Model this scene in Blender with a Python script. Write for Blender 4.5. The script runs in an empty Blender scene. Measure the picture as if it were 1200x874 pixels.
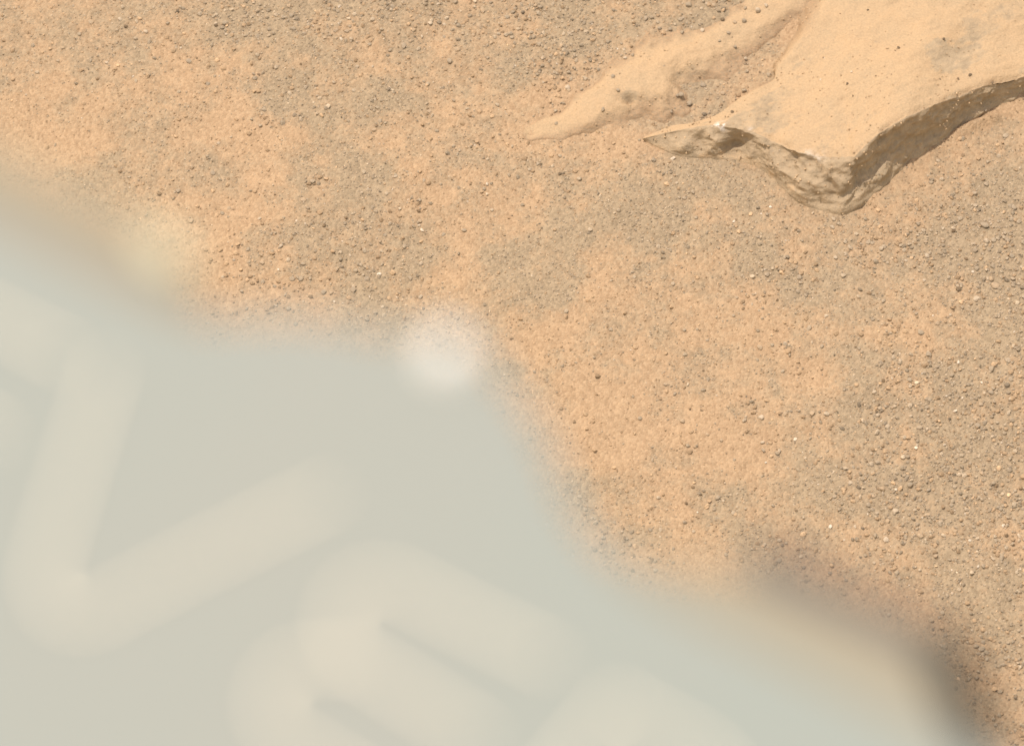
import bpy, math
import numpy as np
from mathutils import Vector, Matrix

R = math.radians
sc = bpy.context.scene
COL = sc.collection
rng = np.random.default_rng(7)

# ------------------------------------------------------------------ camera
ELEV = 55.0                 # the mast camera looks down at this angle
CAM_H = 2.0                 # metres above the ground
FPX = 8700.0                # focal length in pixels of a 1200 px wide picture
cam_d = bpy.data.cameras.new('mast_camera')
cam = bpy.data.objects.new('mast_camera', cam_d)
COL.objects.link(cam)
CAM = np.array([0.0, -CAM_H / math.tan(R(ELEV)), CAM_H])
cam.location = CAM
cam.rotation_euler = (R(90 - ELEV), 0, 0)
cam_d.lens = 110.0
cam_d.sensor_fit = 'HORIZONTAL'
cam_d.sensor_width = 110.0 * 1200 / FPX
cam_d.clip_start = 0.05
cam_d.clip_end = 6000
cam_d.dof.use_dof = True
cam_d.dof.focus_distance = CAM_H / math.sin(R(ELEV)) + 0.012
cam_d.dof.aperture_fstop = 9.7      # real aperture of about 11 mm: the arm, 0.7 m away, is far out of focus
sc.camera = cam

# ------------------------------------------------------------------ sky and sun
SUN_EL = 70.0
SH = np.array([-0.74, 0.67]); SH /= np.linalg.norm(SH)
S = Vector((SH[0] * math.cos(R(SUN_EL)), SH[1] * math.cos(R(SUN_EL)), math.sin(R(SUN_EL))))
world = bpy.data.worlds.new('World')
sc.world = world
world.use_nodes = True
wn = world.node_tree.nodes; wl = world.node_tree.links
bg = wn['Background']
sky = wn.new('ShaderNodeTexSky')
sky.sky_type = 'NISHITA'
sky.sun_disc = False
sky.sun_elevation = R(SUN_EL)
sky.sun_rotation = math.atan2(S.x, S.y)
sky.air_density = 2.0
sky.dust_density = 1.0
sky.ozone_density = 0.0
tint = wn.new('ShaderNodeMix'); tint.data_type = 'RGBA'; tint.blend_type = 'MULTIPLY'
tint.inputs[0].default_value = 1.0
tint.inputs[7].default_value = (1.25, 0.89, 0.68, 1)      # butterscotch dust in the air
wl.new(sky.outputs[0], tint.inputs[6]); wl.new(tint.outputs[2], bg.inputs[0])
bg.inputs[1].default_value = 0.15
sun_d = bpy.data.lights.new('sun', 'SUN')
sun_d.energy = 2.5; sun_d.angle = R(0.5); sun_d.color = (1.0, 0.925, 0.865)
sun = bpy.data.objects.new('sun', sun_d); COL.objects.link(sun)
sun.rotation_euler = (-S).to_track_quat('-Z', 'Y').to_euler()
sc.view_settings.view_transform = 'Standard'
sc.view_settings.look = 'None'
sc.view_settings.gamma = 1.0
sc.view_settings.exposure = 0.68
sc.cycles.use_denoising = True
sc.cycles.max_bounces = 6
sc.cycles.sample_clamp_indirect = 4.0

# ------------------------------------------------------------------ helpers
ce, se = math.cos(R(ELEV)), math.sin(R(ELEV))
def G(px, py, z=0.0):
    """the point at height z seen at picture position (px, py) of the 1200x874 photograph"""
    px = np.asarray(px, float); py = np.asarray(py, float)
    dx = (px - 600) / FPX; up = -(py - 437) / FPX
    dy = ce + up * se; dz = -se + up * ce
    t = (z - CAM_H) / dz
    return np.stack([CAM[0] + dx * t, CAM[1] + dy * t, np.broadcast_to(CAM_H + dz * t, dx.shape)], -1)

def to_px(x, y, z=0.0):
    vx, vy, vz = x - CAM[0], y - CAM[1], z - CAM[2]
    d = vy * ce - vz * se; u = vy * se + vz * ce
    return 600 + FPX * vx / d, 437 - FPX * u / d

def _hash(ix, iy, iz, seed):
    h = (ix * 374761393 + iy * 668265263 + iz * 2147483647 + seed * 974711) & 0xFFFFFFFF
    h = ((h ^ (h >> 13)) * 1274126177) & 0xFFFFFFFF
    h = ((h ^ (h >> 16)) * 2246822519) & 0xFFFFFFFF
    return ((h ^ (h >> 15)) & 0xFFFFFF) / float(0xFFFFFF) * 2 - 1

def vnoise(P, scale, seed=0):
    Q = np.asarray(P, float) * scale + 1000.0
    I = np.floor(Q).astype(np.int64); f = Q - I
    u = f * f * f * (f * (f * 6 - 15) + 10)
    r = 0
    for a in (0, 1):
        for b in (0, 1):
            for c in (0, 1):
                w = (u[..., 0] if a else 1 - u[..., 0]) * (u[..., 1] if b else 1 - u[..., 1]) * (u[..., 2] if c else 1 - u[..., 2])
                r = r + w * _hash(I[..., 0] + a, I[..., 1] + b, I[..., 2] + c, seed)
    return r

def fbm(P, scale, octs=4, gain=0.5, seed=0):
    r = 0; amp = 1.0
    for k in range(octs):
        r = r + amp * vnoise(P, scale * 2.03 ** k, seed + 17 * k); amp *= gain
    return r

def ss(a, b, x):
    t = np.clip((x - a) / (b - a), 0, 1)
    return t * t * (3 - 2 * t)

def mesh_np(name, V, F, mat, parent=None, smooth=True, attrs=None, link=True):
    me = bpy.data.meshes.new(name)
    V = np.ascontiguousarray(V, np.float32); F = np.ascontiguousarray(F, np.int32)
    n = F.shape[1]
    me.vertices.add(len(V)); me.vertices.foreach_set('co', V.ravel())
    me.loops.add(F.size); me.loops.foreach_set('vertex_index', F.ravel())
    me.polygons.add(len(F))
    me.polygons.foreach_set('loop_start', np.arange(0, F.size, n, dtype=np.int32))
    me.polygons.foreach_set('loop_total', np.full(len(F), n, np.int32))
    me.polygons.foreach_set('use_smooth', np.full(len(F), smooth))
    for k, v in (attrs or {}).items():
        v = np.asarray(v, np.float32)
        if v.ndim == 1:
            me.attributes.new(k, 'FLOAT', 'POINT').data.foreach_set('value', v)
        else:
            if v.shape[1] == 3: v = np.c_[v, np.ones(len(v), np.float32)]
            me.attributes.new(k, 'FLOAT_COLOR', 'POINT').data.foreach_set('color', np.ascontiguousarray(v, np.float32).ravel())
    me.update(); me.validate()
    me.materials.append(mat)
    if not link: return me
    o = bpy.data.objects.new(name, me); COL.objects.link(o)
    if parent: o.parent = parent
    return o

def tag(o, label=None, cat=None, group=None, kind=None):
    if label: o['label'] = label
    if cat: o['category'] = cat
    if group: o['group'] = group
    if kind: o['kind'] = kind
    return o

def grid_faces(n, m):
    a = np.arange(n * m).reshape(n, m)
    return np.stack([a[:-1, :-1], a[1:, :-1], a[1:, 1:], a[:-1, 1:]], -1).reshape(-1, 4)

# ------------------------------------------------------------------ where sand and gravel lie (50 px cells of the ground)
DUST = np.array([
 [6,6,6,6,5,3,3,3,4,4,5,5,4,3,4,5,4,3,7,8,8,8,8,5],
 [6,7,7,7,7,4,3,4,5,4,6,6,4,4,6,7,6,5,8,8,8,8,8,8],
 [6,7,7,7,6,7,4,3,4,5,6,5,6,7,7,6,4,8,8,8,8,8,8,8],
 [7,7,6,7,6,8,8,4,4,6,7,7,7,7,7,6,4,5,6,8,8,7,6,6],
 [7,7,6,7,7,7,8,4,4,6,7,7,6,5,4,4,4,4,5,6,7,7,5,4],
 [7,7,7,6,7,7,7,4,4,5,6,6,4,3,4,4,4,5,5,5,6,5,4,3],
 [7,7,7,7,7,7,7,4,4,5,6,4,4,6,6,7,6,5,5,5,5,4,4,3],
 [7,7,7,7,7,7,6,5,4,4,5,5,6,7,7,7,8,6,6,5,5,5,4,4],
 [7,7,7,7,7,7,6,6,5,5,5,6,7,8,7,7,6,7,6,5,4,6,4,3],
 [7,7,7,7,7,7,6,6,5,5,5,6,7,7,8,8,6,7,6,5,5,6,4,3],
 [7,7,7,7,7,7,6,6,5,5,5,6,7,7,8,8,8,7,6,6,5,5,4,3],
 [7,7,7,7,7,7,6,6,5,5,5,6,6,6,6,7,6,5,5,5,4,4,3,3],
 [7,7,7,7,7,7,6,6,5,5,5,6,6,7,7,7,7,5,6,5,5,5,4,4],
 [7,7,7,7,7,7,6,6,5,5,5,6,6,7,7,8,7,6,5,6,6,5,4,4],
 [7,7,7,7,7,7,6,6,5,5,5,6,6,7,7,7,6,6,5,6,6,5,4,4],
 [7,7,7,7,7,7,6,6,5,5,5,6,6,7,7,7,6,6,5,6,5,5,6,5],
 [7,7,7,7,7,7,6,6,5,5,5,6,6,7,7,7,6,6,5,6,5,5,6,6],
 [7,7,7,7,7,7,6,6,5,5,5,6,6,7,7,7,6,6,5,6,5,5,5,5]], float) / 9
COARSE = np.array([
 [1,1,1,2,2,4,5,6,4,5,5,6,6,6,6,5,4,7,2,0,0,0,1,6],
 [1,1,1,2,2,2,4,4,4,5,4,4,5,6,5,2,2,6,0,0,0,0,0,0],
 [1,1,1,1,2,2,3,3,3,3,3,4,4,3,1,2,6,3,0,0,0,0,0,0],
 [1,1,1,1,2,2,2,3,3,3,2,2,2,2,2,2,2,2,1,0,0,1,3,3],
 [1,1,1,2,2,2,2,3,4,3,2,2,2,2,2,2,2,2,3,2,3,4,5,6],
 [1,1,1,1,2,2,3,3,4,4,2,2,2,1,1,2,2,3,3,3,4,5,6,7],
 [1,1,1,1,2,3,3,3,4,4,3,1,1,1,1,1,1,2,4,4,5,6,7,7],
 [1,1,1,1,2,3,3,3,4,4,3,1,1,1,1,1,2,2,2,3,5,6,7,7],
 [1,1,1,1,2,3,3,3,4,4,3,1,2,1,1,1,1,2,2,2,5,5,7,8],
 [1,1,1,1,2,3,3,3,4,4,3,1,2,1,1,1,1,2,2,3,5,6,7,8],
 [1,1,1,1,2,3,3,3,4,4,3,1,1,1,1,1,2,2,2,3,4,6,7,8],
 [1,1,1,1,2,3,3,3,4,4,3,1,1,2,2,2,2,2,3,4,5,6,7,7],
 [1,1,1,1,2,3,3,3,4,4,3,1,1,2,3,3,3,4,4,5,5,6,7,7],
 [1,1,1,1,2,3,3,3,4,4,3,1,1,2,3,3,3,4,5,5,6,6,7,7],
 [1,1,1,1,2,3,3,3,4,4,3,1,1,2,3,3,3,4,5,5,6,6,7,7],
 [1,1,1,1,2,3,3,3,4,4,3,1,1,2,3,3,3,4,5,5,6,6,6,6],
 [1,1,1,1,2,3,3,3,4,4,3,1,1,2,3,3,3,4,5,5,6,6,6,6],
 [1,1,1,1,2,3,3,3,4,4,3,1,1,2,3,3,3,4,5,5,6,6,6,6]], float) / 9

def lookup(T, x, y):
    px, py = to_px(x, y)
    u = np.clip((px - 25) / 50, 0, T.shape[1] - 1.001); v = np.clip((py - 25) / 50, 0, T.shape[0] - 1.001)
    i = u.astype(int); j = v.astype(int)
    fu = u - i; fv = v - j
    fu = fu * fu * (3 - 2 * fu); fv = fv * fv * (3 - 2 * fv)
    return (T[j, i] * (1 - fu) + T[j, i + 1] * fu) * (1 - fv) + (T[j + 1, i] * (1 - fu) + T[j + 1, i + 1] * fu) * fv

def dust_at(x, y):
    P = np.stack([x, y, np.zeros_like(x)], -1)
    wob = np.stack([vnoise(P, 60, 3), vnoise(P, 60, 4)], -1) * 0.006
    d = lookup(DUST, x + wob[..., 0], y + wob[..., 1])
    n = fbm(P, 62, 6, 0.72, 11)
    return np.clip(0.47 + (d - 0.60) * 1.8 + 0.40 * n, 0, 1)

def coarse_at(x, y):
    P = np.stack([x, y, np.zeros_like(x)], -1)
    return np.clip(lookup(COARSE, x, y) * (1 + 0.75 * fbm(P, 55, 3, 0.6, 31)), 0, 1)

# slow undulation of the ground, and the small ripple under the right end of the ledge
RA, RB = G(1118, 160)[:2], G(1172, 137)[:2]
def ground_z(x, y):
    P = np.stack([x, y, np.zeros_like(x)], -1)
    far = 1 / (1 + (x * x + y * y) / 4.0)
    z = 0.0016 * vnoise(P, 16, 41) + 0.0008 * fbm(P, 60, 3, 0.5, 43)
    z = z + 0.00022 * fbm(P, 420, 2, 0.6, 47) * far
    d = RB - RA; L = np.linalg.norm(d); d = d / L
    u = (x - RA[0]) * d[0] + (y - RA[1]) * d[1]; v = -(x - RA[0]) * d[1] + (y - RA[1]) * d[0]
    v = v - 0.0012 * np.sin(u / L * 3.14)
    z = z + 0.0022 * np.exp(-(v / 0.0016) ** 2) * ss(-0.004, 0.004, u) * ss(L + 0.004, L - 0.004, u)
    r2 = np.sqrt(x * x + y * y)
    z = z + ss(3, 40, r2) * 0.5 * vnoise(P, 0.05, 51) + ss(60, 900, r2) * 12 * vnoise(P, 0.004, 52)
    return z

# ------------------------------------------------------------------ materials
def mat_base(name):
    m = bpy.data.materials.new(name); m.use_nodes = True
    nt = m.node_tree
    return m, nt.nodes, nt.links, nt.nodes['Principled BSDF']

def mixc(N, L, fac, a, b, mode='MIX'):
    n = N.new('ShaderNodeMix'); n.data_type = 'RGBA'; n.blend_type = mode
    for sock, v in ((n.inputs[0], fac), (n.inputs[6], a), (n.inputs[7], b)):
        if hasattr(v, 'is_linked'): L.new(v, sock)
        elif isinstance(v, (int, float)): sock.default_value = v
        else: sock.default_value = (*v, 1) if len(v) == 3 else v
    return n.outputs[2]

def noise(N, L, co, scale, detail=4, rough=0.55):
    n = N.new('ShaderNodeTexNoise'); n.inputs['Scale'].default_value = scale
    n.inputs['Detail'].default_value = detail; n.inputs['Roughness'].default_value = rough
    L.new(co, n.inputs['Vector']); return n.outputs[0]

def ramp(N, L, src, a, b, lo=0.0, hi=1.0):
    n = N.new('ShaderNodeMapRange'); n.inputs[1].default_value = a; n.inputs[2].default_value = b
    n.inputs[3].default_value = lo; n.inputs[4].default_value = hi
    L.new(src, n.inputs[0]); return n.outputs[0]

def math_n(N, L, op, a, b):
    n = N.new('ShaderNodeMath'); n.operation = op
    for k, v in enumerate((a, b)):
        if hasattr(v, 'is_linked'): L.new(v, n.inputs[k])
        else: n.inputs[k].default_value = v
    return n.outputs[0]

SAND = (0.388, 0.253, 0.142)
GREY = (0.276, 0.209, 0.131)

# sand and fine grit of the ground
m_ground, N, L, B = mat_base('sandy_ground')
B.inputs['Roughness'].default_value = 0.95; B.inputs['Specular IOR Level'].default_value = 0.15
geo = N.new('ShaderNodeNewGeometry').outputs['Position']
at = N.new('ShaderNodeAttribute'); at.attribute_name = 'dust'
g1 = noise(N, L, geo, 1500, 3, 0.7)
g2 = noise(N, L, geo, 520, 4, 0.65)
f = math_n(N, L, 'ADD', at.outputs['Fac'], ramp(N, L, g1, 0.2, 0.8, -0.34, 0.34))
f = math_n(N, L, 'ADD', f, ramp(N, L, g2, 0.25, 0.75, -0.22, 0.22))
c = mixc(N, L, ramp(N, L, f, 0.12, 0.88), GREY, SAND)
vor = N.new('ShaderNodeTexVoronoi'); vor.inputs['Scale'].default_value = 1150; L.new(geo, vor.inputs['Vector'])
c = mixc(N, L, 0.32, c, mixc(N, L, ramp(N, L, vor.outputs['Color'], 0.1, 0.9), (0.17, 0.13, 0.08), (0.52, 0.40, 0.25)))
L.new(c, B.inputs['Base Color'])
bm1 = N.new('ShaderNodeBump'); bm1.inputs['Strength'].default_value = 0.55; bm1.inputs['Distance'].default_value = 0.0006
L.new(math_n(N, L, 'ADD', g1, math_n(N, L, 'MULTIPLY', vor.outputs['Distance'], -0.9)), bm1.inputs['Height'])
L.new(bm1.outputs[0], B.inputs['Normal'])

# loose grains: each grain has its own colour, a film of dust on some
m_grain, N, L, B = mat_base('grain_stone')
B.inputs['Roughness'].default_value = 0.85; B.inputs['Specular IOR Level'].default_value = 0.25
at = N.new('ShaderNodeAttribute'); at.attribute_name = 'tone'
geo = N.new('ShaderNodeNewGeometry').outputs['Position']
c = mixc(N, L, 0.6, at.outputs['Color'], mixc(N, L, ramp(N, L, noise(N, L, geo, 1900, 3), 0.3, 0.7), (0.6, 0.6, 0.6), (1.25, 1.25, 1.25)), 'MULTIPLY')
L.new(c, B.inputs['Base Color'])

def stone_mat(name, col, dustcol, seed):
    m, N, L, B = mat_base(name)
    B.inputs['Roughness'].default_value = 0.85; B.inputs['Specular IOR Level'].default_value = 0.25
    tc = N.new('ShaderNodeTexCoord').outputs['Object']
    geo = N.new('ShaderNodeNewGeometry').outputs['Position']
    mp = N.new('ShaderNodeVectorMath'); mp.operation = 'ADD'; L.new(geo, mp.inputs[0]); mp.inputs[1].default_value = (seed, 0, 0)
    n1 = noise(N, L, mp.outputs[0], 900, 4, 0.65)
    L.new(mixc(N, L, ramp(N, L, n1, 0.35, 0.65), col, dustcol), B.inputs['Base Color'])
    b = N.new('ShaderNodeBump'); b.inputs['Strength'].default_value = 0.4; b.inputs['Distance'].default_value = 0.0004
    L.new(noise(N, L, mp.outputs[0], 2200, 3), b.inputs['Height']); L.new(b.outputs[0], B.inputs['Normal'])
    return m
m_peb = [stone_mat('tan_stone', (0.32, 0.245, 0.16), (0.40, 0.29, 0.175), 0.3),
         stone_mat('grey_stone', (0.265, 0.215, 0.15), (0.33, 0.255, 0.165), 1.7),
         stone_mat('pale_stone', (0.37, 0.295, 0.20), (0.45, 0.36, 0.25), 2.9)]
m_dark = stone_mat('dark_stone', (0.10, 0.075, 0.045), (0.19, 0.135, 0.08), 4.1)
m_white = stone_mat('white_stone', (0.52, 0.44, 0.33), (0.62, 0.53, 0.41), 5.3)

# bedrock: bare tan-grey rock on the broken face, sand lying on the top
m_rock, N, L, B = mat_base('layered_rock')
B.inputs['Roughness'].default_value = 0.9; B.inputs['Specular IOR Level'].default_value = 0.2
geo = N.new('ShaderNodeNewGeometry').outputs['Position']
at = N.new('ShaderNodeAttribute'); at.attribute_name = 'dust'
aw = N.new('ShaderNodeAttribute'); aw.attribute_name = 'salt'
n1 = noise(N, L, geo, 90, 5, 0.6); n2 = noise(N, L, geo, 1300, 3, 0.7); n3 = noise(N, L, geo, 330, 5, 0.65)
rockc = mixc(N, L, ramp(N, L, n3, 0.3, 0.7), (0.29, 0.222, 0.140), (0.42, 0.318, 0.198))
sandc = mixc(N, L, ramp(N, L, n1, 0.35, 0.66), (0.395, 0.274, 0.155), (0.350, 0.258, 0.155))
sandc = mixc(N, L, ramp(N, L, n2, 0.3, 0.7, 0.0, 0.9), sandc, (0.47, 0.335, 0.195))
f = math_n(N, L, 'ADD', at.outputs['Fac'], ramp(N, L, n3, 0.25, 0.75, -0.25, 0.25))
f = math_n(N, L, 'ADD', f, ramp(N, L, n2, 0.25, 0.75, -0.15, 0.15))
c = mixc(N, L, ramp(N, L, f, 0.3, 0.7), rockc, sandc)
af = N.new('ShaderNodeAttribute'); af.attribute_name = 'fringe'
gsand = mixc(N, L, ramp(N, L, n2, 0.3, 0.7), GREY, SAND)
c = mixc(N, L, af.outputs['Fac'], c, gsand)
sw = math_n(N, L, 'MULTIPLY', aw.outputs['Fac'], ramp(N, L, n3, 0.44, 0.52))
c = mixc(N, L, sw, c, (0.85, 0.84, 0.80))
L.new(c, B.inputs['Base Color'])
b = N.new('ShaderNodeBump'); b.inputs['Strength'].default_value = 0.6; b.inputs['Distance'].default_value = 0.0007
L.new(math_n(N, L, 'ADD', n2, math_n(N, L, 'MULTIPLY', n3, 1.3)), b.inputs['Height']); L.new(b.outputs[0], B.inputs['Normal'])

def paint(name, col, rough=0.5, spec=0.3, metal=0.0, var=0.06, scale=60):
    m, N, L, B = mat_base(name)
    B.inputs['Roughness'].default_value = rough; B.inputs['Specular IOR Level'].default_value = spec
    B.inputs['Metallic'].default_value = metal
    geo = N.new('ShaderNodeTexCoord').outputs['Object']
    n1 = noise(N, L, geo, scale, 4, 0.6)
    lo = tuple(v * (1 - var) for v in col); hi = tuple(v * (1 + var) for v in col)
    L.new(mixc(N, L, ramp(N, L, n1, 0.3, 0.7), lo, hi), B.inputs['Base Color'])
    L.new(ramp(N, L, n1, 0.2, 0.8, rough - 0.06, rough + 0.06), B.inputs['Roughness'])
    return m
def plate_paint():
    m, N, L, B = mat_base('grey_white_paint')
    B.inputs['Roughness'].default_value = 0.6; B.inputs['Specular IOR Level'].default_value = 0.2
    co = N.new('ShaderNodeTexCoord').outputs['Object']
    n1 = noise(N, L, co, 22, 3, 0.5)
    L.new(mixc(N, L, ramp(N, L, n1, 0.35, 0.65), (0.242, 0.269, 0.239), (0.255, 0.269, 0.236)), B.inputs['Base Color'])
    return m
m_plate = plate_paint()
m_letter = paint('white_paint', (0.80, 0.72, 0.56), 0.6, 0.2)
m_bolt = paint('bright_steel', (0.90, 0.88, 0.82), 0.3, 0.5, 0.0)
m_bar = paint('dusty_tan_paint', (0.250, 0.222, 0.160), 0.65, 0.2)
m_sunlit_edge = paint('sunlit_yellow_edge', (0.310, 0.278, 0.190), 0.65, 0.2)  # lighter than the bar: sunlight on its outer facet put into the colour
m_block = paint('tan_paint', (0.262, 0.240, 0.175), 0.65, 0.2)
m_cap = paint('pale_yellow_paint', (0.45, 0.42, 0.29), 0.6, 0.2)
m_shadow = paint('end_shade_paint', (0.032, 0.026, 0.019), 0.7, 0.1)  # shade on the end of the arm block, put into a near-black colour
m_edge_shade = paint('edge_shade_paint', (0.095, 0.078, 0.064), 0.6, 0.2)  # shaded side wall of the arm block, darkened by colour

# ------------------------------------------------------------------ GROUND: one sheet to the horizon
def axis(a, b, step, far, n):
    core = np.arange(a, b + step / 2, step)
    k = np.arange(1, n + 1) / n
    g = lambda w: step * ((far / step) ** k) + 0 * w
    out = np.cumsum(np.full(3, step))
    lo = core[0] - step - g(0); hi = core[-1] + step + g(0)
    return np.concatenate([lo[::-1], core, hi])
xs = axis(-0.26, 0.26, 0.00105, 2500, 46)
ys = axis(-0.24, 0.27, 0.00115, 2500, 46)
X, Y = np.meshgrid(xs, ys, indexing='ij')
Z = ground_z(X, Y)
V = np.stack([X, Y, Z], -1).reshape(-1, 3)
D = dust_at(X, Y).ravel()
ground = mesh_np('ground', V, grid_faces(len(xs), len(ys)), m_ground, attrs={'dust': D})
tag(ground, kind='structure')

# ------------------------------------------------------------------ LEDGE: the big broken slab, upper right
def spline(P, n):
    P = np.asarray(P, float); s = np.r_[0, np.cumsum(np.linalg.norm(np.diff(P[:, :2], axis=0), axis=1))]
    q = np.linspace(0, s[-1], n)
    m = np.gradient(P, s, axis=0)
    i = np.clip(np.searchsorted(s, q) - 1, 0, len(s) - 2); h = s[i + 1] - s[i]; t = (q - s[i]) / h
    t = t[:, None]; h = h[:, None]
    return (2*t**3-3*t**2+1)*P[i] + (t**3-2*t**2+t)*h*m[i]*.6 + (-2*t**3+3*t**2)*P[i+1] + (t**3-t**2)*h*m[i+1]*.6

# px, py of the lip, its height, px, py of the foot, px, py of the back edge (where sand laps over it)
LED = [(752,163, .0008, 754,164, 757,160),
       (780,155, .0035, 786,178, 790,147),
       (812,149, .0062, 810,184, 812,145),
       (838,146, .0080, 832,184, 836,138),
       (862,150, .0088, 862,186, 858,122),
       (882,153, .0090, 882,192, 885,102),
       (906,164, .0086, 902,205, 905,82),
       (934,177, .0108, 926,226, 915,50),
       (960,182, .0114, 952,240, 930,25),
       (985,183, .0128, 972,246, 950,-15),
       (997,183, .0137, 986,249, 972,-40),
       (1001,182,.0148, 993,247, 985,-55),
       (1004,179,.0153, 999,243, 995,-70),
       (1016,167,.0164, 1014,234, 1024,-92),
       (1032,153,.0174, 1030,222, 1070,-120),
       (1062,136,.0176, 1058,197, 1120,-140),
       (1098,121,.0150, 1094,171, 1160,-150),
       (1138,105,.0118, 1132,145, 1200,-150),
       (1164,97,.0100, 1160,130, 1240,-150),
       (1187,93, .0090, 1187,119, 1280,-150),
       (1230,78, .0090, 1232,103, 1330,-150),
       (1300,48, .0100, 1304,70, 1380,-150),
       (1380,-10,.0040, 1384,6, 1400,-140)]
NS, NT, NF, NB = 420, 150, 70, 8
K = spline(LED, NS)
lip = G(K[:, 0], K[:, 1], 0.0); 
lip = np.stack([G(k[0], k[1], k[2]) for k in K]); foot = G(K[:, 3], K[:, 4], 0.0); back = G(K[:, 5], K[:, 6], 0.0)
h = lip[:, 2]
back_n = np.stack([fbm(back, 75, 3, .5, 21), fbm(back, 75, 3, .5, 22), 0 * h], -1) * .0022 * ss(0.02, 0.1, np.linspace(0, 1, NS))[:, None]
t = 1 - (1 - np.linspace(0, 1, NT)) ** 2
rows = []; dust = []; salt = []; fw = []
# sand-covered top, back edge to lip
prof = ss(0, 0.14, t) * 0.42 + 0.58 * t ** 1.15
tw = t ** 0.8
for k in range(NT):
    p = back * (1 - tw[k]) + lip * tw[k] + back_n * (1 - ss(0, .30, tw[k]))
    p[:, 2] = -0.0015 * (1 - ss(0, 0.08, t[k])) + h * prof[k]
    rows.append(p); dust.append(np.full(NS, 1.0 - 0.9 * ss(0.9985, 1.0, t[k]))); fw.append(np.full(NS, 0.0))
# broken face, lip to foot; the right half is undercut
sx = np.linspace(0, 1, NS)
corner = np.argmin(np.abs(K[:, 0] - 1001))
right = ss(corner - 3, corner + 4, np.arange(NS))
for k in range(1, NF + 1):
    q = k / NF
    zf = 1 - q
    lean_l = q ** 1.0                                    # evenly sloping face on the left
    lean_r = np.interp(q, [0, .08, .3, .66, .85, 1.0], [0, .10, .19, .32, .68, 1.0])   # steep, then a foot that juts out
    ln = lean_l * (1 - right) + lean_r * right
    p = lip * (1 - ln[:, None]) + foot * ln[:, None]
    p[:, 2] = h * zf
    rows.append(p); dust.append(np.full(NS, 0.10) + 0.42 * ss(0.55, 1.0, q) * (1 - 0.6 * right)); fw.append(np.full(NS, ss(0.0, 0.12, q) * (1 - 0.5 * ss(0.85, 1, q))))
for k in range(1, NB + 1):
    p = foot.copy(); n2 = foot - lip; n2[:, 2] = 0; n2 /= np.linalg.norm(n2, axis=1)[:, None] + 1e-9
    p = p + n2 * (0.0004 * k); p[:, 2] = -0.0009 * k
    rows.append(p); dust.append(np.full(NS, 0.5)); fw.append(np.full(NS, 0.4 * (1 - k / NB)))
V = np.stack(rows, 1)                                    # NS x rows x 3
DU = np.stack(dust, 1); FW = np.stack(fw, 1)
def vert_normals(V):
    a = np.gradient(V, axis=0); b = np.gradient(V, axis=1)
    n = np.cross(a, b); n /= np.linalg.norm(n, axis=-1, keepdims=True) + 1e-12
    return n
Nn = vert_normals(V)
if Nn[NS // 2, NT // 2, 2] < 0: Nn = -Nn
face_amp = np.clip(h / 0.008, 0.4, 1.0)[:, None] * FW
Q = V * np.array([1, 1, 1.4])
lump = 0.0013 * fbm(Q, 95, 3, 0.5, 71)
crag = 0.00042 * (np.abs(fbm(Q, 150, 3, 0.5, 73)) * 2 - 0.75)
fine = 0.00016 * fbm(Q, 700, 3, 0.6, 77)
# steps and ribs across the left face, thin layering on the right
lay = V[..., 2] + 0.0022 * vnoise(V, 110, 81)
strat = 0.00018 * np.sin(lay / 0.0022 * 6.283) * ss(-0.2, 0.5, vnoise(V, 70, 83))
seeds_i = rng.integers(0, NS, 130); seeds_j = rng.integers(NT - 2, NT + NF, 130)
best_d = np.full(V.shape[:2], 9.0)
Wp = Q + 0.0018 * np.stack([vnoise(Q, 260, 61), vnoise(Q, 260, 62), vnoise(Q, 260, 63)], -1)
for a, b in zip(seeds_i, seeds_j):
    best_d = np.minimum(best_d, np.sum((Wp - Q[a, b]) ** 2 * np.array([.7, .7, 1.3]), -1) * rng.uniform(.8, 1.25) + rng.uniform(0, 5e-6))
scal = np.minimum(best_d * 42, .0011)                    # shell-shaped hollows with sharp ribs between them
disp = face_amp * ((lump - crag) * (1 - .4 * right[:, None]) + fine + strat + (scal - .0005) * (1 - .6 * right[:, None]) + right[:, None] * .0009 * fbm(Q, 210, 4, .55, 66))
# scooped shadow hollow, bulges, a leaning rib with its groove
def blob(px, py, z, r, amp):
    c = G(px, py, z)
    return amp * np.exp(-(np.sum((V - c) ** 2, -1) / r ** 2))
disp += FW * (blob(866, 170, .0045, .0042, -.0036) + blob(858, 176, .003, .003, -.0028) + blob(800, 172, .002, .004, .0018)
        + blob(832, 180, .001, .003, .0020) + blob(842, 164, .004, .003, .0014) + blob(818, 162, .003, .0025, -.0014)
        + blob(905, 188, .005, .004, .0016) + blob(926, 186, .009, .0022, -.0020) + blob(945, 215, .005, .0032, .0016)
        + blob(958, 206, .008, .002, -.0018) + blob(972, 214, .007, .0016, -.0016) + blob(968, 190, .012, .004, .0014)
        + blob(984, 214, .007, .0028, .0014) + blob(976, 226, .004, .0016, -.0014) + blob(940, 232, .001, .004, .0016)
        + blob(1042, 205, .003, .005, .0013) + blob(1026, 218, .003, .004, .0010) + blob(1008, 232, .002, .003, .0012)
        + blob(1062, 168, .009, .0016, .0042) + blob(1058, 180, .005, .0016, .0034) + blob(1108, 147, .007, .0022, .0030) + blob(1080, 152, .010, .0014, .0026) + blob(1120, 143, .007, .004, .0016)
        + blob(1150, 122, .006, .003, .0014) + blob(1090, 158, .006, .003, -.0016))
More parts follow.
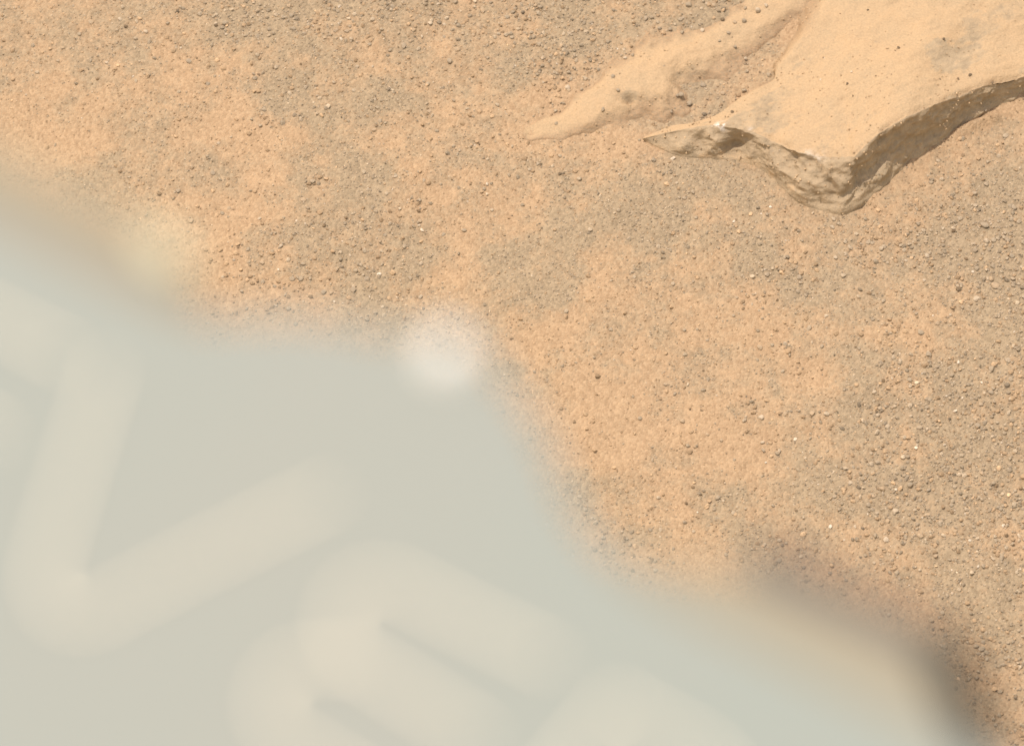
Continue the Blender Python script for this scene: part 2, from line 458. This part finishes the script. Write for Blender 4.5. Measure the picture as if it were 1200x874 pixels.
# gentle relief of the sand on the top, drawn out along the slab
dv0 = G(1100, 60)[:2] - G(1000, 105)[:2]; dv0 /= np.linalg.norm(dv0)
Vr0 = np.stack([(V[..., 0] * dv0[0] + V[..., 1] * dv0[1]) * .45, -V[..., 0] * dv0[1] + V[..., 1] * dv0[0], V[..., 2]], -1)
topw = 1 - ss(0.0, 0.05, np.concatenate([np.zeros(NT), np.ones(NF + NB)]))[None, :]
relief = 0.0012 * fbm(V, 38, 3, 0.5, 91) + 0.00045 * fbm(Vr0, 190, 4, 0.6, 93)
for (px, py, r, a) in ((1050, 28, .006, -.0012), (1132, 43, .006, -.0014), (1112, 80, .009, -.0018), (1035, 78, .008, .001), (1030, 45, .005, -.001), (985, 90, .01, .001), (1100, 55, .004, .0010)):
    relief = relief + a * np.exp(-(np.sum((V[..., :2] - G(px, py, .012)[:2]) ** 2, -1) / r ** 2))
env = (ss(0, 0.2, np.concatenate([t, np.zeros(NF + NB)])) * (1 - 0.85 * ss(.9, 1, np.concatenate([t, np.ones(NF + NB)]))))[None, :] * np.clip(h / .008, 0, 1)[:, None]
V = V + Nn * disp[..., None]
V[..., 2] += relief * env
# ragged lip: notches where chips have come away
chip = 0.0008 * fbm(lip, 150, 4, 0.6, 97)
w = np.exp(-(np.linalg.norm(V - lip[:, None], axis=-1) / .0016) ** 2)
V[..., 2] -= (.0004 + .0005 * right[:, None]) * np.exp(-(np.linalg.norm(V - lip[:, None], axis=-1) / .0019) ** 2) * np.clip(h / .01, 0, 1)[:, None] * (np.arange(V.shape[1]) < NT + 1)
V[..., 2] += chip[:, None] * w * np.clip(h / .01, 0, 1)[:, None]
DU = DU - 0.30 * np.clip(fbm(V, 75, 3, 0.55, 99), 0, 1) * (DU > .6)
dv = G(1100, 60)[:2] - G(1000, 105)[:2]; dv /= np.linalg.norm(dv)
Vr = np.stack([(V[..., 0] * dv[0] + V[..., 1] * dv[1]) * .35, -V[..., 0] * dv[1] + V[..., 1] * dv[0], V[..., 2]], -1)
st = ss(.15, .75, fbm(Vr, 120, 5, .62, 98)) * ss(-.2, .5, vnoise(V, 28, 96))
DU = DU - .60 * st * (DU > .3)
for (px, py, r_, a) in ((1050, 28, .005, .30), (1132, 43, .005, .30), (1115, 82, .006, .32), (1090, 75, .006, .2), (1030, 48, .004, .25)):
    q2 = np.sum(((V[..., :2] - G(px, py, .012)[:2]) * np.array([.7, 1.3])) ** 2, -1)
    DU = DU - a * np.exp(-q2 / r_ ** 2) * (DU > .3) * np.clip(0.6 + 1.1 * fbm(V, 300, 3, .6, 95), 0, 1.3)
SA = np.zeros_like(DU)
FR = np.repeat((1 - ss(0.02, 0.16, t + 0.05 * vnoise(np.stack([back[:, 0]] * 3, -1)[:, None] + np.zeros((1, NT, 1)), 200, 5)))[:, :], 1, 0)
FR = np.c_[FR, np.zeros((NS, NF + NB))]
for (px, py, z, r, a) in ((845, 146, .008, .0017, 1.0), (957, 179, .014, .0024, 1.0), (946, 176, .013, .0018, .9), (972, 181, .016, .0018, .7), (993, 168, .018, .0012, .6), (880, 151, .009, .001, .3), (838, 144, .008, .001, .7)):
    SA = np.maximum(SA, a * np.exp(-(np.sum((V - G(px, py, z)) ** 2, -1) / r ** 2)))
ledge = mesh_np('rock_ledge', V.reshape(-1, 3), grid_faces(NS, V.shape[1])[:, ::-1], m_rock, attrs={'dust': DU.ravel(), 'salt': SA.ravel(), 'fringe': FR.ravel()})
tag(ledge, 'large flat rock slab with sand on top and a broken shaded front edge', 'rock')

# ------------------------------------------------------------------ OUTCROP: the low sand-blanketed rock left of the slab
ux = np.linspace(600, 950, 240); uy = np.linspace(-30, 205, 200)
PX, PY = np.meshgrid(ux, uy, indexing='ij')
P0 = G(PX, PY, 0.0)
axis_pts = np.array([(622,153,9,-.0004),(660,142,16,.0008),(692,127,27,.0019),(725,112,38,.0031),(760,94,44,.0034),(800,72,40,.0036),(840,54,30,.0026),(872,38,27,.0018),(910,12,24,.0014),(945,-20,22,.0012)], float)
best = np.full(PX.shape, 1e9); hh = np.zeros(PX.shape); side = np.zeros(PX.shape)
for a, b2 in zip(axis_pts[:-1], axis_pts[1:]):
    d = b2[:2] - a[:2]; L2 = d @ d
    u = np.clip(((PX - a[0]) * d[0] + (PY - a[1]) * d[1]) / L2, 0, 1)
    qx = PX - (a[0] + u * d[0]); qy = PY - (a[1] + u * d[1])
    wdt = a[2] + u * (b2[2] - a[2]); hgt = a[3] + u * (b2[3] - a[3])
    dist = np.hypot(qx, qy) / wdt
    m = dist < best
    best = np.where(m, dist, best); hh = np.where(m, hgt, hh); side = np.where(m, np.sign(d[0] * qy - d[1] * qx), side)
nz = fbm(P0, 90, 4, 0.55, 111)
dd = best * (1 + 0.34 * nz)
# steep towards the viewer, a long ramp behind
zz = np.where(side > 0, hh * (1 - ss(0.20, 1.0, dd)), hh * (1 - ss(0.05, 1.15, dd)))
zz = zz + hh * 0.17 * fbm(P0, 130, 4, 0.5, 113) - 0.0012 * ss(0.85, 1.2, dd)
for (px, py, r, a) in ((738, 112, .0019, -.0034), (728, 111, .002, -.0010), (808, 85, .006, -.0014), (795, 82, .004, -.0012), (690, 140, .004, .0008), (760, 118, .005, .0008)):
    c = G(px, py, .004)[:2]
    zz = zz + a * np.exp(-(((P0[..., 0] - c[0]) ** 2 + (P0[..., 1] - c[1]) ** 2) / r ** 2))
zz = zz - 0.004 * ss(1.05, 1.5, dd)
V2 = P0.copy(); V2[..., 2] = zz + 0.7 * ground_z(P0[..., 0], P0[..., 1])
gx = np.gradient(V2[..., 2], axis=1) / np.gradient(V2[..., 1], axis=1)
slope = ss(0.15, 0.6, gx)
DU2 = np.clip(0.98 - 0.40 * slope - 0.22 * np.clip(fbm(V2, 80, 3, .55, 115), 0, 1) - 0.5 * np.exp(-((PX - 739) ** 2 + (PY - 112) ** 2) / 90), 0.15, 1)
FR2 = np.where(side > 0, ss(0.30, 0.85, dd), ss(0.6, 1.0, dd))
outcrop = mesh_np('rock_outcrop', V2.reshape(-1, 3), grid_faces(*PX.shape)[:, ::-1], m_rock, attrs={'dust': DU2.ravel(), 'salt': np.zeros(DU2.size), 'fringe': FR2.ravel()})
tag(outcrop, 'low rounded rock buried under sand, with a small dark pit, left of the broken slab', 'rock')

# height of whatever lies at (x, y): ground, slab or outcrop
def raster_top(Vg, cell=0.0006):
    P = Vg.reshape(-1, 3); P = P[P[:, 2] > -0.0012]
    i = np.floor((P[:, 0] + 0.4) / cell).astype(int); j = np.floor((P[:, 1] + 0.4) / cell).astype(int)
    n = int(0.9 / cell); T = np.full((n, n), -9.0)
    ok = (i >= 1) & (i < n - 1) & (j >= 1) & (j < n - 1)
    i, j, z = i[ok], j[ok], P[ok, 2]
    for a in (-1, 0, 1):
        for b in (-1, 0, 1):
            np.maximum.at(T, (i + a, j + b), z)
    return lambda x, y: T[np.clip(np.floor((x + .4) / cell).astype(int), 0, n - 1), np.clip(np.floor((y + .4) / cell).astype(int), 0, n - 1)]
ledge_top = raster_top(V[:, :NT + NF]); out_top = raster_top(V2)
def surface(x, y):
    g = ground_z(x, y); l = ledge_top(x, y); o = out_top(x, y)
    return np.maximum(g, np.maximum(l, o)), (l > g + .0003), (o > g + .0002)

# ------------------------------------------------------------------ GRAVEL: grains nobody could count
def ico(sub):
    import bmesh
    bm = bmesh.new(); bmesh.ops.create_icosphere(bm, subdivisions=sub, radius=1.0)
    bm.verts.ensure_lookup_table()
    v = np.array([x.co[:] for x in bm.verts]); f = np.array([[y.index for y in x.verts] for x in bm.faces]); bm.free()
    return v, f
def rock_shape(sub, seed, rough=0.35):
    v, f = ico(sub)
    r = np.random.default_rng(seed)
    # chop with random planes so that the stone has faces and corners
    for _ in range(7):
        n = r.normal(size=3); n /= np.linalg.norm(n); d = r.uniform(0.55, 0.9)
        s = v @ n; v = v - np.outer(np.maximum(s - d, 0) * 0.85, n)
    v = v * (1 + rough * 0.3 * vnoise(v, 1.3, seed))[:, None]
    v = v * np.array([1.0, r.uniform(.65, .95), r.uniform(.5, .75)])
    return v / np.abs(v[:, :2]).max(), f
def lap(x, y):
    px, py = to_px(x, y)
    return ss(0, 26, py - (116 - (px - 760) * .5)) * ss(760, 790, px)
def build_grains(name, n_try, size_fn, keep_fn, sub, seed, sink=0.25):
    r = np.random.default_rng(seed)
    x = r.uniform(-0.275, 0.295, n_try); y = r.uniform(-0.22, 0.225, n_try)
    s = size_fn(r, n_try)
    z, onl, ono = surface(x, y)
    k = r.random(n_try) < keep_fn(x, y, s, onl, ono)
    px, py = to_px(x, y, z)
    k &= (px > -350) & (px < 1600) & (py > -160) & (py < 1060)
    x, y, z, s = x[k], y[k], z[k], s[k]; onr = (onl | ono)[k]
    n = len(x)
    shapes = [rock_shape(sub, seed * 10 + q) for q in range(7)]
    which = r.integers(0, 7, n)
    d = dust_at(x, y)
    base = np.where(r.random(n)[:, None] < (0.25 + 0.55 * d)[:, None], np.array([[.365, .255, .148]]), np.array([[.335, .265, .178]]))
    tone = base * np.exp(r.normal(0, 0.17, n))[:, None]
    z = z - np.where(onr, .00035, 0)
    if name == 'grit': tone = np.where(onr[:, None], np.array([[.40, .285, .165]]) * np.exp(r.normal(0, .13, n))[:, None], tone)
    wh = r.random(n); tone[wh < 0.006] = np.array([.56, .47, .35]) * r.uniform(.8, 1.15, ((wh < .006).sum(), 1)); tone[wh > 0.975] *= 0.55
    Vs, Fs, Ts = [], [], []; off = 0
    for q, (v, f) in enumerate(shapes):
        i = np.where(which == q)[0]
        if not len(i): continue
        a = r.uniform(0, 6.283, len(i)); ca, sa = np.cos(a), np.sin(a)
        tl = r.normal(0, .3, len(i))
        vx = v[None, :, 0] * s[i, None]; vy = v[None, :, 1] * s[i, None] * r.uniform(.75, 1.1, (len(i), 1)); vz = v[None, :, 2] * s[i, None]
        vz = vz + vx * np.sin(tl)[:, None]
        w = np.stack([x[i, None] + vx * ca[:, None] - vy * sa[:, None], y[i, None] + vx * sa[:, None] + vy * ca[:, None], z[i, None] + vz + s[i, None] * (0.5 - sink) * .7], -1)
        Vs.append(w.reshape(-1, 3)); Fs.append((f[None] + (np.arange(len(i)) * len(v))[:, None, None] + off).reshape(-1, 3))
        Ts.append(np.repeat(tone[i], len(v), 0)); off += len(i) * len(v)
    o = mesh_np(name, np.concatenate(Vs), np.concatenate(Fs), m_grain, smooth=False, attrs={'tone': np.concatenate(Ts)})
    print(name, n, 'grains')
    return o
grit = build_grains('grit', 125000, lambda r, n: r.uniform(.00022, .00046, n),
    lambda x, y, s, l, o: np.where(l, .22, np.where(o, .15, np.clip(1.0 - 0.85 * dust_at(x, y), 0.12, 1))), 1, 3)
tag(grit, 'fine grey and tan grit strewn over the sand', 'grit', kind='stuff')
gravel = build_grains('gravel', 88000, lambda r, n: .00036 + .00066 * r.random(n) ** 2.6,
    lambda x, y, s, l, o: np.where(l, 0.0012, np.where(o & (lap(x, y) < .02), 0.005, np.where(o, lap(x, y) * .75, 1) * np.clip(coarse_at(x, y) ** 1.4 * 1.35, 0, 1))), 1, 5, 0.15)
tag(gravel, 'small angular grey gravel lying in drifts on the sand', 'gravel', kind='stuff')

# ------------------------------------------------------------------ PEBBLES one can count
peb_mesh = {}
def pebble_mesh(q, mi):
    if (q, mi) not in peb_mesh:
        v, f = rock_shape(2, 400 + q, 0.5)
        v = v * (1 + 0.05 * vnoise(v, 4, q))[:, None]
        mm = (m_peb + [m_dark, m_white])[mi]
        me = mesh_np('pebble', v, f, mm, smooth=False, link=False)
        peb_mesh[(q, mi)] = me
    return peb_mesh[(q, mi)]
def pebble(px, py, r, q, mi, label, group=None, name='pebble', flat=1.0):
    # find the spot on whatever surface is there
    zz = 0.0
    for _ in range(6):
        p = G(px, py, zz); zz = float(surface(p[:1], p[1:2])[0][0])
    p = G(px, py, zz)
    o = bpy.data.objects.new(name, pebble_mesh(q, mi)); COL.objects.link(o)
    o.location = (p[0], p[1], zz + 0.30 * r * flat)
    o.scale = (r, r, r * flat)
    o.rotation_euler = (rng.normal(0, .2), rng.normal(0, .2), rng.uniform(0, 6.28))
    return tag(o, label, 'pebble', group)
SPECIAL = [
 (656, 204, .00125, 3, 'dark brown lone pebble on smooth sand left of the slab tip', .9),
 (634, 193, .0007, 3, 'tiny dark pebble just up and left of the dark lone pebble', .7),
 (671, 216, .0008, 0, 'pinkish tan pebble just right of and below the dark lone pebble', .9),
 (847, 23, .0011, 3, 'dark pebble on the sand above the gravel gap between the two rocks', .7),
 (1137, 88, .0013, 3, 'long dark pebble on the slab top beside the right-hand hollow', .5),
 (1123, 92, .0007, 3, 'small dark pebble just left of the long dark one on the slab', .7),
 (1163, 97, .0009, 3, 'dark pebble perched on the lip near the right end of the slab', .8),
 (1053, 56, .0009, 3, 'dark pebble alone on the upper middle of the slab top', .7),
 (1106, 46, .0009, 3, 'dark pebble on the slab top beside a faint grey streak', .7),
 (993, 98, .0008, 3, 'dark speck of a pebble on the slab top above its corner', .7),
 (1017, 12, .0007, 3, 'faint dark pebble near the top edge of the slab', .7),
 (858, 131, .0010, 3, 'dark pebble at the lower end of the gravel gap by the slab edge', .6),
 (901, 88, .0012, 1, 'grey pebble on the slab edge at the head of the gravel gap', .8),
 (903, 243, .0007, 4, 'white pebble on the ground below the foot of the slab', .8),
 (892, 251, .0005, 4, 'small white pebble just left below the other white one', .8),
 (802, 233, .0011, 1, 'grey pebble alone on the ground below the slab tip', .8),
 (860, 260, .0008, 4, 'pale pebble standing out on the grey grit below the slab', .8),
 (1154, 264, .0020, 1, 'broad flat grey stone with a dark underside at the right edge', .6),
 (1123, 339, .0014, 3, 'dark stone with a pale top in the gravel at the right', .8),
 (1166, 335, .0019, 0, 'wide flat tan stone in the gravel by the right edge', .55),
 (1156, 283, .0013, 2, 'pale round stone below the broad flat grey stone', .8),
 (1086, 300, .0012, 2, 'pale green-grey round pebble in the gravel below the slab corner', .9),
 (473, 54, .0017, 1, 'long grey pebble with a dark underside near the top of the picture', .5),
 (527, 72, .0014, 1, 'round grey pebble among sand near the top of the picture', .8),
 (665, 103, .0013, 2, 'pale pebble at the left end of the sand-buried rock', .8),
 (147, 31, .0010, 3, 'dark pebble in the sand at upper left', .7),
 (253, 30, .0010, 3, 'dark pebble on grey grit at upper left', .7),
 (444, 322, .0010, 4, 'white pebble on the grit above the arm plate', .8),
 (1123, 425, .0009, 4, 'white chip among grey stones at the right', .8),
 (973, 617, .0009, 4, 'white pebble on the grit above the dark arm edge', .7),
]
for i, (px, py, r, mi, lab, fl) in enumerate(SPECIAL):
    pebble(px, py, r * (.62 if 'slab' in lab and mi == 3 else .85), i % 6, mi, lab, flat=fl)
ZONES = [((960, 1187), (235, 480), 62, 'the coarse gravel along the right edge', 'pebbles in the gravel along the right edge'),
         ((1010, 1187), (480, 800), 48, 'the gravel beside the arm end', 'pebbles beside the end of the arm'),
         ((250, 640), (4, 85), 48, 'the gravel band along the top', 'pebbles in the gravel band along the top'),
         ((640, 900), (4, 135), 36, 'the gravel round the buried rock', 'pebbles around the sand-buried rock'),
         ((300, 560), (130, 372), 34, 'the grit above the arm', 'pebbles on the grit above the arm'),
         ((20, 300), (20, 330), 22, 'the orange sand at left', 'pebbles on the orange sand at the left'),
         ((700, 1010), (380, 650), 30, 'the open sand at middle right', 'pebbles on the open sand in the middle')]
for (xa, xb), (ya, yb), n, lab, grp in ZONES:
    c = 0; tries = 0; done = []
    while c < n and tries < 4000:
        tries += 1
        px = rng.uniform(xa, xb); py = rng.uniform(ya, yb)
        g = G(px, py)
        if rng.random() > float(coarse_at(g[:1], g[1:2])[0]) * 1.6 + .06: continue
        if py > 168 + .515 * px - 20 and px < 250 and py > 140 + .55 * px: continue
        if float(ledge_top(g[:1], g[1:2])[0]) > .0004: continue
        if py > 620 + (px - 880) * .52: continue
        if any((px - a) ** 2 + (py - b) ** 2 < 81 for a, b in done): continue
        done.append((px, py)); c += 1
        r = .00062 + .00058 * rng.random() ** 1.8
        mi = int(rng.choice([0, 0, 1, 1, 1, 2])); fl = rng.uniform(.55, .98)
        size = 'tiny' if r < .00075 else ('small' if r < .00095 else 'larger')
        shape = 'flat' if fl < .70 else ('rounded' if fl > .85 else 'angular')
        part = ('upper' if py < (ya + yb) / 2 else 'lower') + ' ' + ('left' if px < (xa + xb) / 2 else 'right')
        pebble(px, py, r, int(rng.integers(0, 6)), mi, f"{size} {shape} {('tan', 'grey', 'pale')[mi]} pebble at the {part} of {lab}", grp, flat=fl)

# ------------------------------------------------------------------ ROVER ARM: name plate 0.7 m from the lens
ZP = 1.41
def poly_prism(name, pts, z0, z1, mat, parent, bevel=0.0):
    """an outline (world xy) given thickness, upper edge bevelled"""
    import bmesh
    bm = bmesh.new()
    vs = [bm.verts.new((p[0], p[1], z0)) for p in pts]
    f = bm.faces.new(vs)
    bm.normal_update()
    if f.normal.z > 0: f.normal_flip()
    r = bmesh.ops.extrude_face_region(bm, geom=[f])
    top = [e for e in r['geom'] if isinstance(e, bmesh.types.BMVert)]
    for v in top: v.co.z = z1
    bmesh.ops.recalc_face_normals(bm, faces=bm.faces[:])
    if bevel:
        es = [e for e in bm.edges if all(abs(v.co.z - z1) < 1e-7 for v in e.verts)]
        bmesh.ops.bevel(bm, geom=es, offset=bevel, segments=2, affect='EDGES', profile=0.5)
    me = bpy.data.meshes.new(name); bm.to_mesh(me); bm.free(); me.materials.append(mat)
    o = bpy.data.objects.new(name, me); COL.objects.link(o); o.parent = parent
    return o
def arm_pts(px, z=ZP):
    a = np.array(px, float); return G(a[:, 0], a[:, 1], z)
def smooth_closed(P, n=3):
    P = np.asarray(P, float)
    for _ in range(n):
        Qn = np.roll(P, -1, 0); P = np.stack([.75 * P + .25 * Qn, .25 * P + .75 * Qn], 1).reshape(-1, 2)
    return P
arm = bpy.data.objects.new('rover_arm', None); COL.objects.link(arm)
tag(arm, 'blurred pale grey arm plate with white lettering, close to the lens at lower left', 'rover arm')

plate_px = [(-420, 55), (17, 270), (180, 356), (228, 376), (290, 371), (395, 375), (452, 394), (480, 386), (524, 376), (566, 402), (594, 448), (628, 492),
            (652, 545), (668, 592), (700, 640), (752, 692), (1069, 849), (1320, 970), (1180, 1330), (-620, 1000)]
pp = arm_pts(smooth_closed(plate_px, 2))
plate = poly_prism('name_plate', pp, ZP - .0022, ZP, m_plate, arm, .0003)

# bars of the arm under the plate
lo = ZP - .0030
def slab_part(name, px, mat, z1, th, parent=arm, bev=.0006):
    return poly_prism(name, arm_pts(px, z1), z1 - th, z1, mat, parent, bev)
lb = slab_part('side_bar', [(-420, -25), (17, 200), (120, 252), (205, 296), (226, 318), (232, 352), (240, 420), (-420, 110)], m_bar, lo, .012)
slab_part('edge_strip', [(-420, -38), (17, 186), (110, 232), (190, 270), (212, 286), (215, 303), (17, 214), (-420, -8)], m_sunlit_edge, lo + .0004, .009, lb)  # bright outer facet of the bar, its sunlight painted in
slab_part('end_cap', [(158, 258), (190, 262), (220, 280), (224, 312), (204, 326), (166, 300)], m_cap, lo + .0010, .008, lb)
rb = slab_part('end_block', [(690, 632), (780, 664), (885, 672), (1092, 764), (1128, 800), (1170, 905), (1300, 1100), (900, 900), (740, 740)], m_block, lo, .012)
slab_part('edge_strip', [(880, 638), (905, 632), (1000, 680), (1104, 727), (1134, 748), (1152, 790), (1192, 900), (1330, 1100), (1250, 1105), (1132, 905), (1090, 812), (1070, 778), (885, 682)], m_edge_shade, lo - .0004, .010, rb)  # dark strip standing in for the block's shaded far side

slab_part('end_face_shade', [(1076, 736), (1126, 736), (1146, 768), (1176, 860), (1230, 1000), (1200, 1010), (1126, 870), (1092, 800)], m_shadow, lo + .0004, .012, rb)  # near-black sheet that paints the shade on the block's end

# letters: strokes raised from the plate
def stroke(name, lines, w, parent):
    import bmesh
    bm = bmesh.new()
    hw = w / 2
    def ribbon(pts, lift):
        P = [Vector((p[0], p[1], 0)) for p in arm_pts(pts)]
        n = len(P); Ls, Rs = [], []
        for i in range(n):
            d = (P[min(i + 1, n - 1)] - P[max(i - 1, 0)]).normalized(); s = Vector((-d.y, d.x, 0)) * hw
            Ls.append(P[i] + s); Rs.append(P[i] - s)
        z0, z1 = ZP - .0001, ZP + .0003 + lift
        ring = Ls + Rs[::-1]
        b = [bm.verts.new((v.x, v.y, z0)) for v in ring]; tt = [bm.verts.new((v.x, v.y, z1)) for v in ring]
        m = len(ring)
        for i in range(m): bm.faces.new((b[i], b[(i + 1) % m], tt[(i + 1) % m], tt[i]))
        for i in range(n - 1): bm.faces.new((tt[i], tt[i + 1], tt[m - 2 - i], tt[m - 1 - i]))
    for k, l in enumerate(lines): ribbon(l, k * .00002)
    bmesh.ops.recalc_face_normals(bm, faces=bm.faces[:])
    me = bpy.data.meshes.new(name); bm.to_mesh(me); bm.free(); me.materials.append(m_letter)
    o = bpy.data.objects.new(name, me); COL.objects.link(o); o.parent = parent
    return o
def arc(cx, cy, r, a0, a1, n=9):
    return [(cx + r * math.cos(R(a0 + (a1 - a0) * k / n)), cy + r * math.sin(R(a0 + (a1 - a0) * k / n))) for k in range(n + 1)]
U = np.array([0.872, 0.489]); W = np.array([-0.64, 0.768])     # reading direction and 'down' as they stand on the plate
LW = .00045
def letter_E(c, name='letter', top=205):
    c = np.array(c, float); q = lambda a, d: tuple(c + U * a + W * d)
    cx = lambda pts: [tuple(np.array(p) - np.array((408., 662.)) + c) for p in pts]
    upper = cx([(646, 774), (540, 722), (470, 687)] + arc(447, 733, 52, -68, -208, 9) + [(412, 770), (566, 868)])
    lower = cx([(425, 779), (398, 772)] + arc(367, 826, 52, -75, -205, 8) + [(332, 864), (466, 948)])
    return stroke(name, [upper, lower], LW, plate)

letter_E((408, 662))                                     # E after the V
letter_E((-158, 306))                                    # E before the V
stroke('letter', [[(125, 430), (84, 560), (55, 655)] + arc(95, 680, 43, 195, 62, 8) + [(240, 652), (388, 579)]], LW, plate)      # V
c = np.array([722., 824.]); q = lambda a, d: tuple(c + U * a + W * d)
stroke('letter', [[q(0, 0), q(0, 230)], [q(0, 0), q(120, 0), q(160, 12), q(182, 45), q(182, 80), q(160, 110), q(120, 122), q(0, 122)], [q(100, 122), q(190, 230)]], LW, plate)   # R

# bolt on the tab of the plate
def lathe(name, prof, loc, mat, parent, n=40):
    V, F = [], []
    for r, z in prof:
        for k in range(n): V.append((r * math.cos(6.28318 * k / n), r * math.sin(6.28318 * k / n), z))
    m = len(prof)
    for i in range(m - 1):
        for k in range(n): F.append((i * n + k, i * n + (k + 1) % n, (i + 1) * n + (k + 1) % n, (i + 1) * n + k))
    o = mesh_np(name, np.array(V), np.array(F), mat, parent, smooth=True)
    o.location = loc; return o
bp = G(526, 417, ZP)
bolt = lathe('bolt', [(.0021, 0), (.0021, .0004), (.0018, .0005), (.0018, .0010), (.0015, .0017), (.0009, .0022), (.00001, .0024)], tuple(bp), m_bolt, plate)
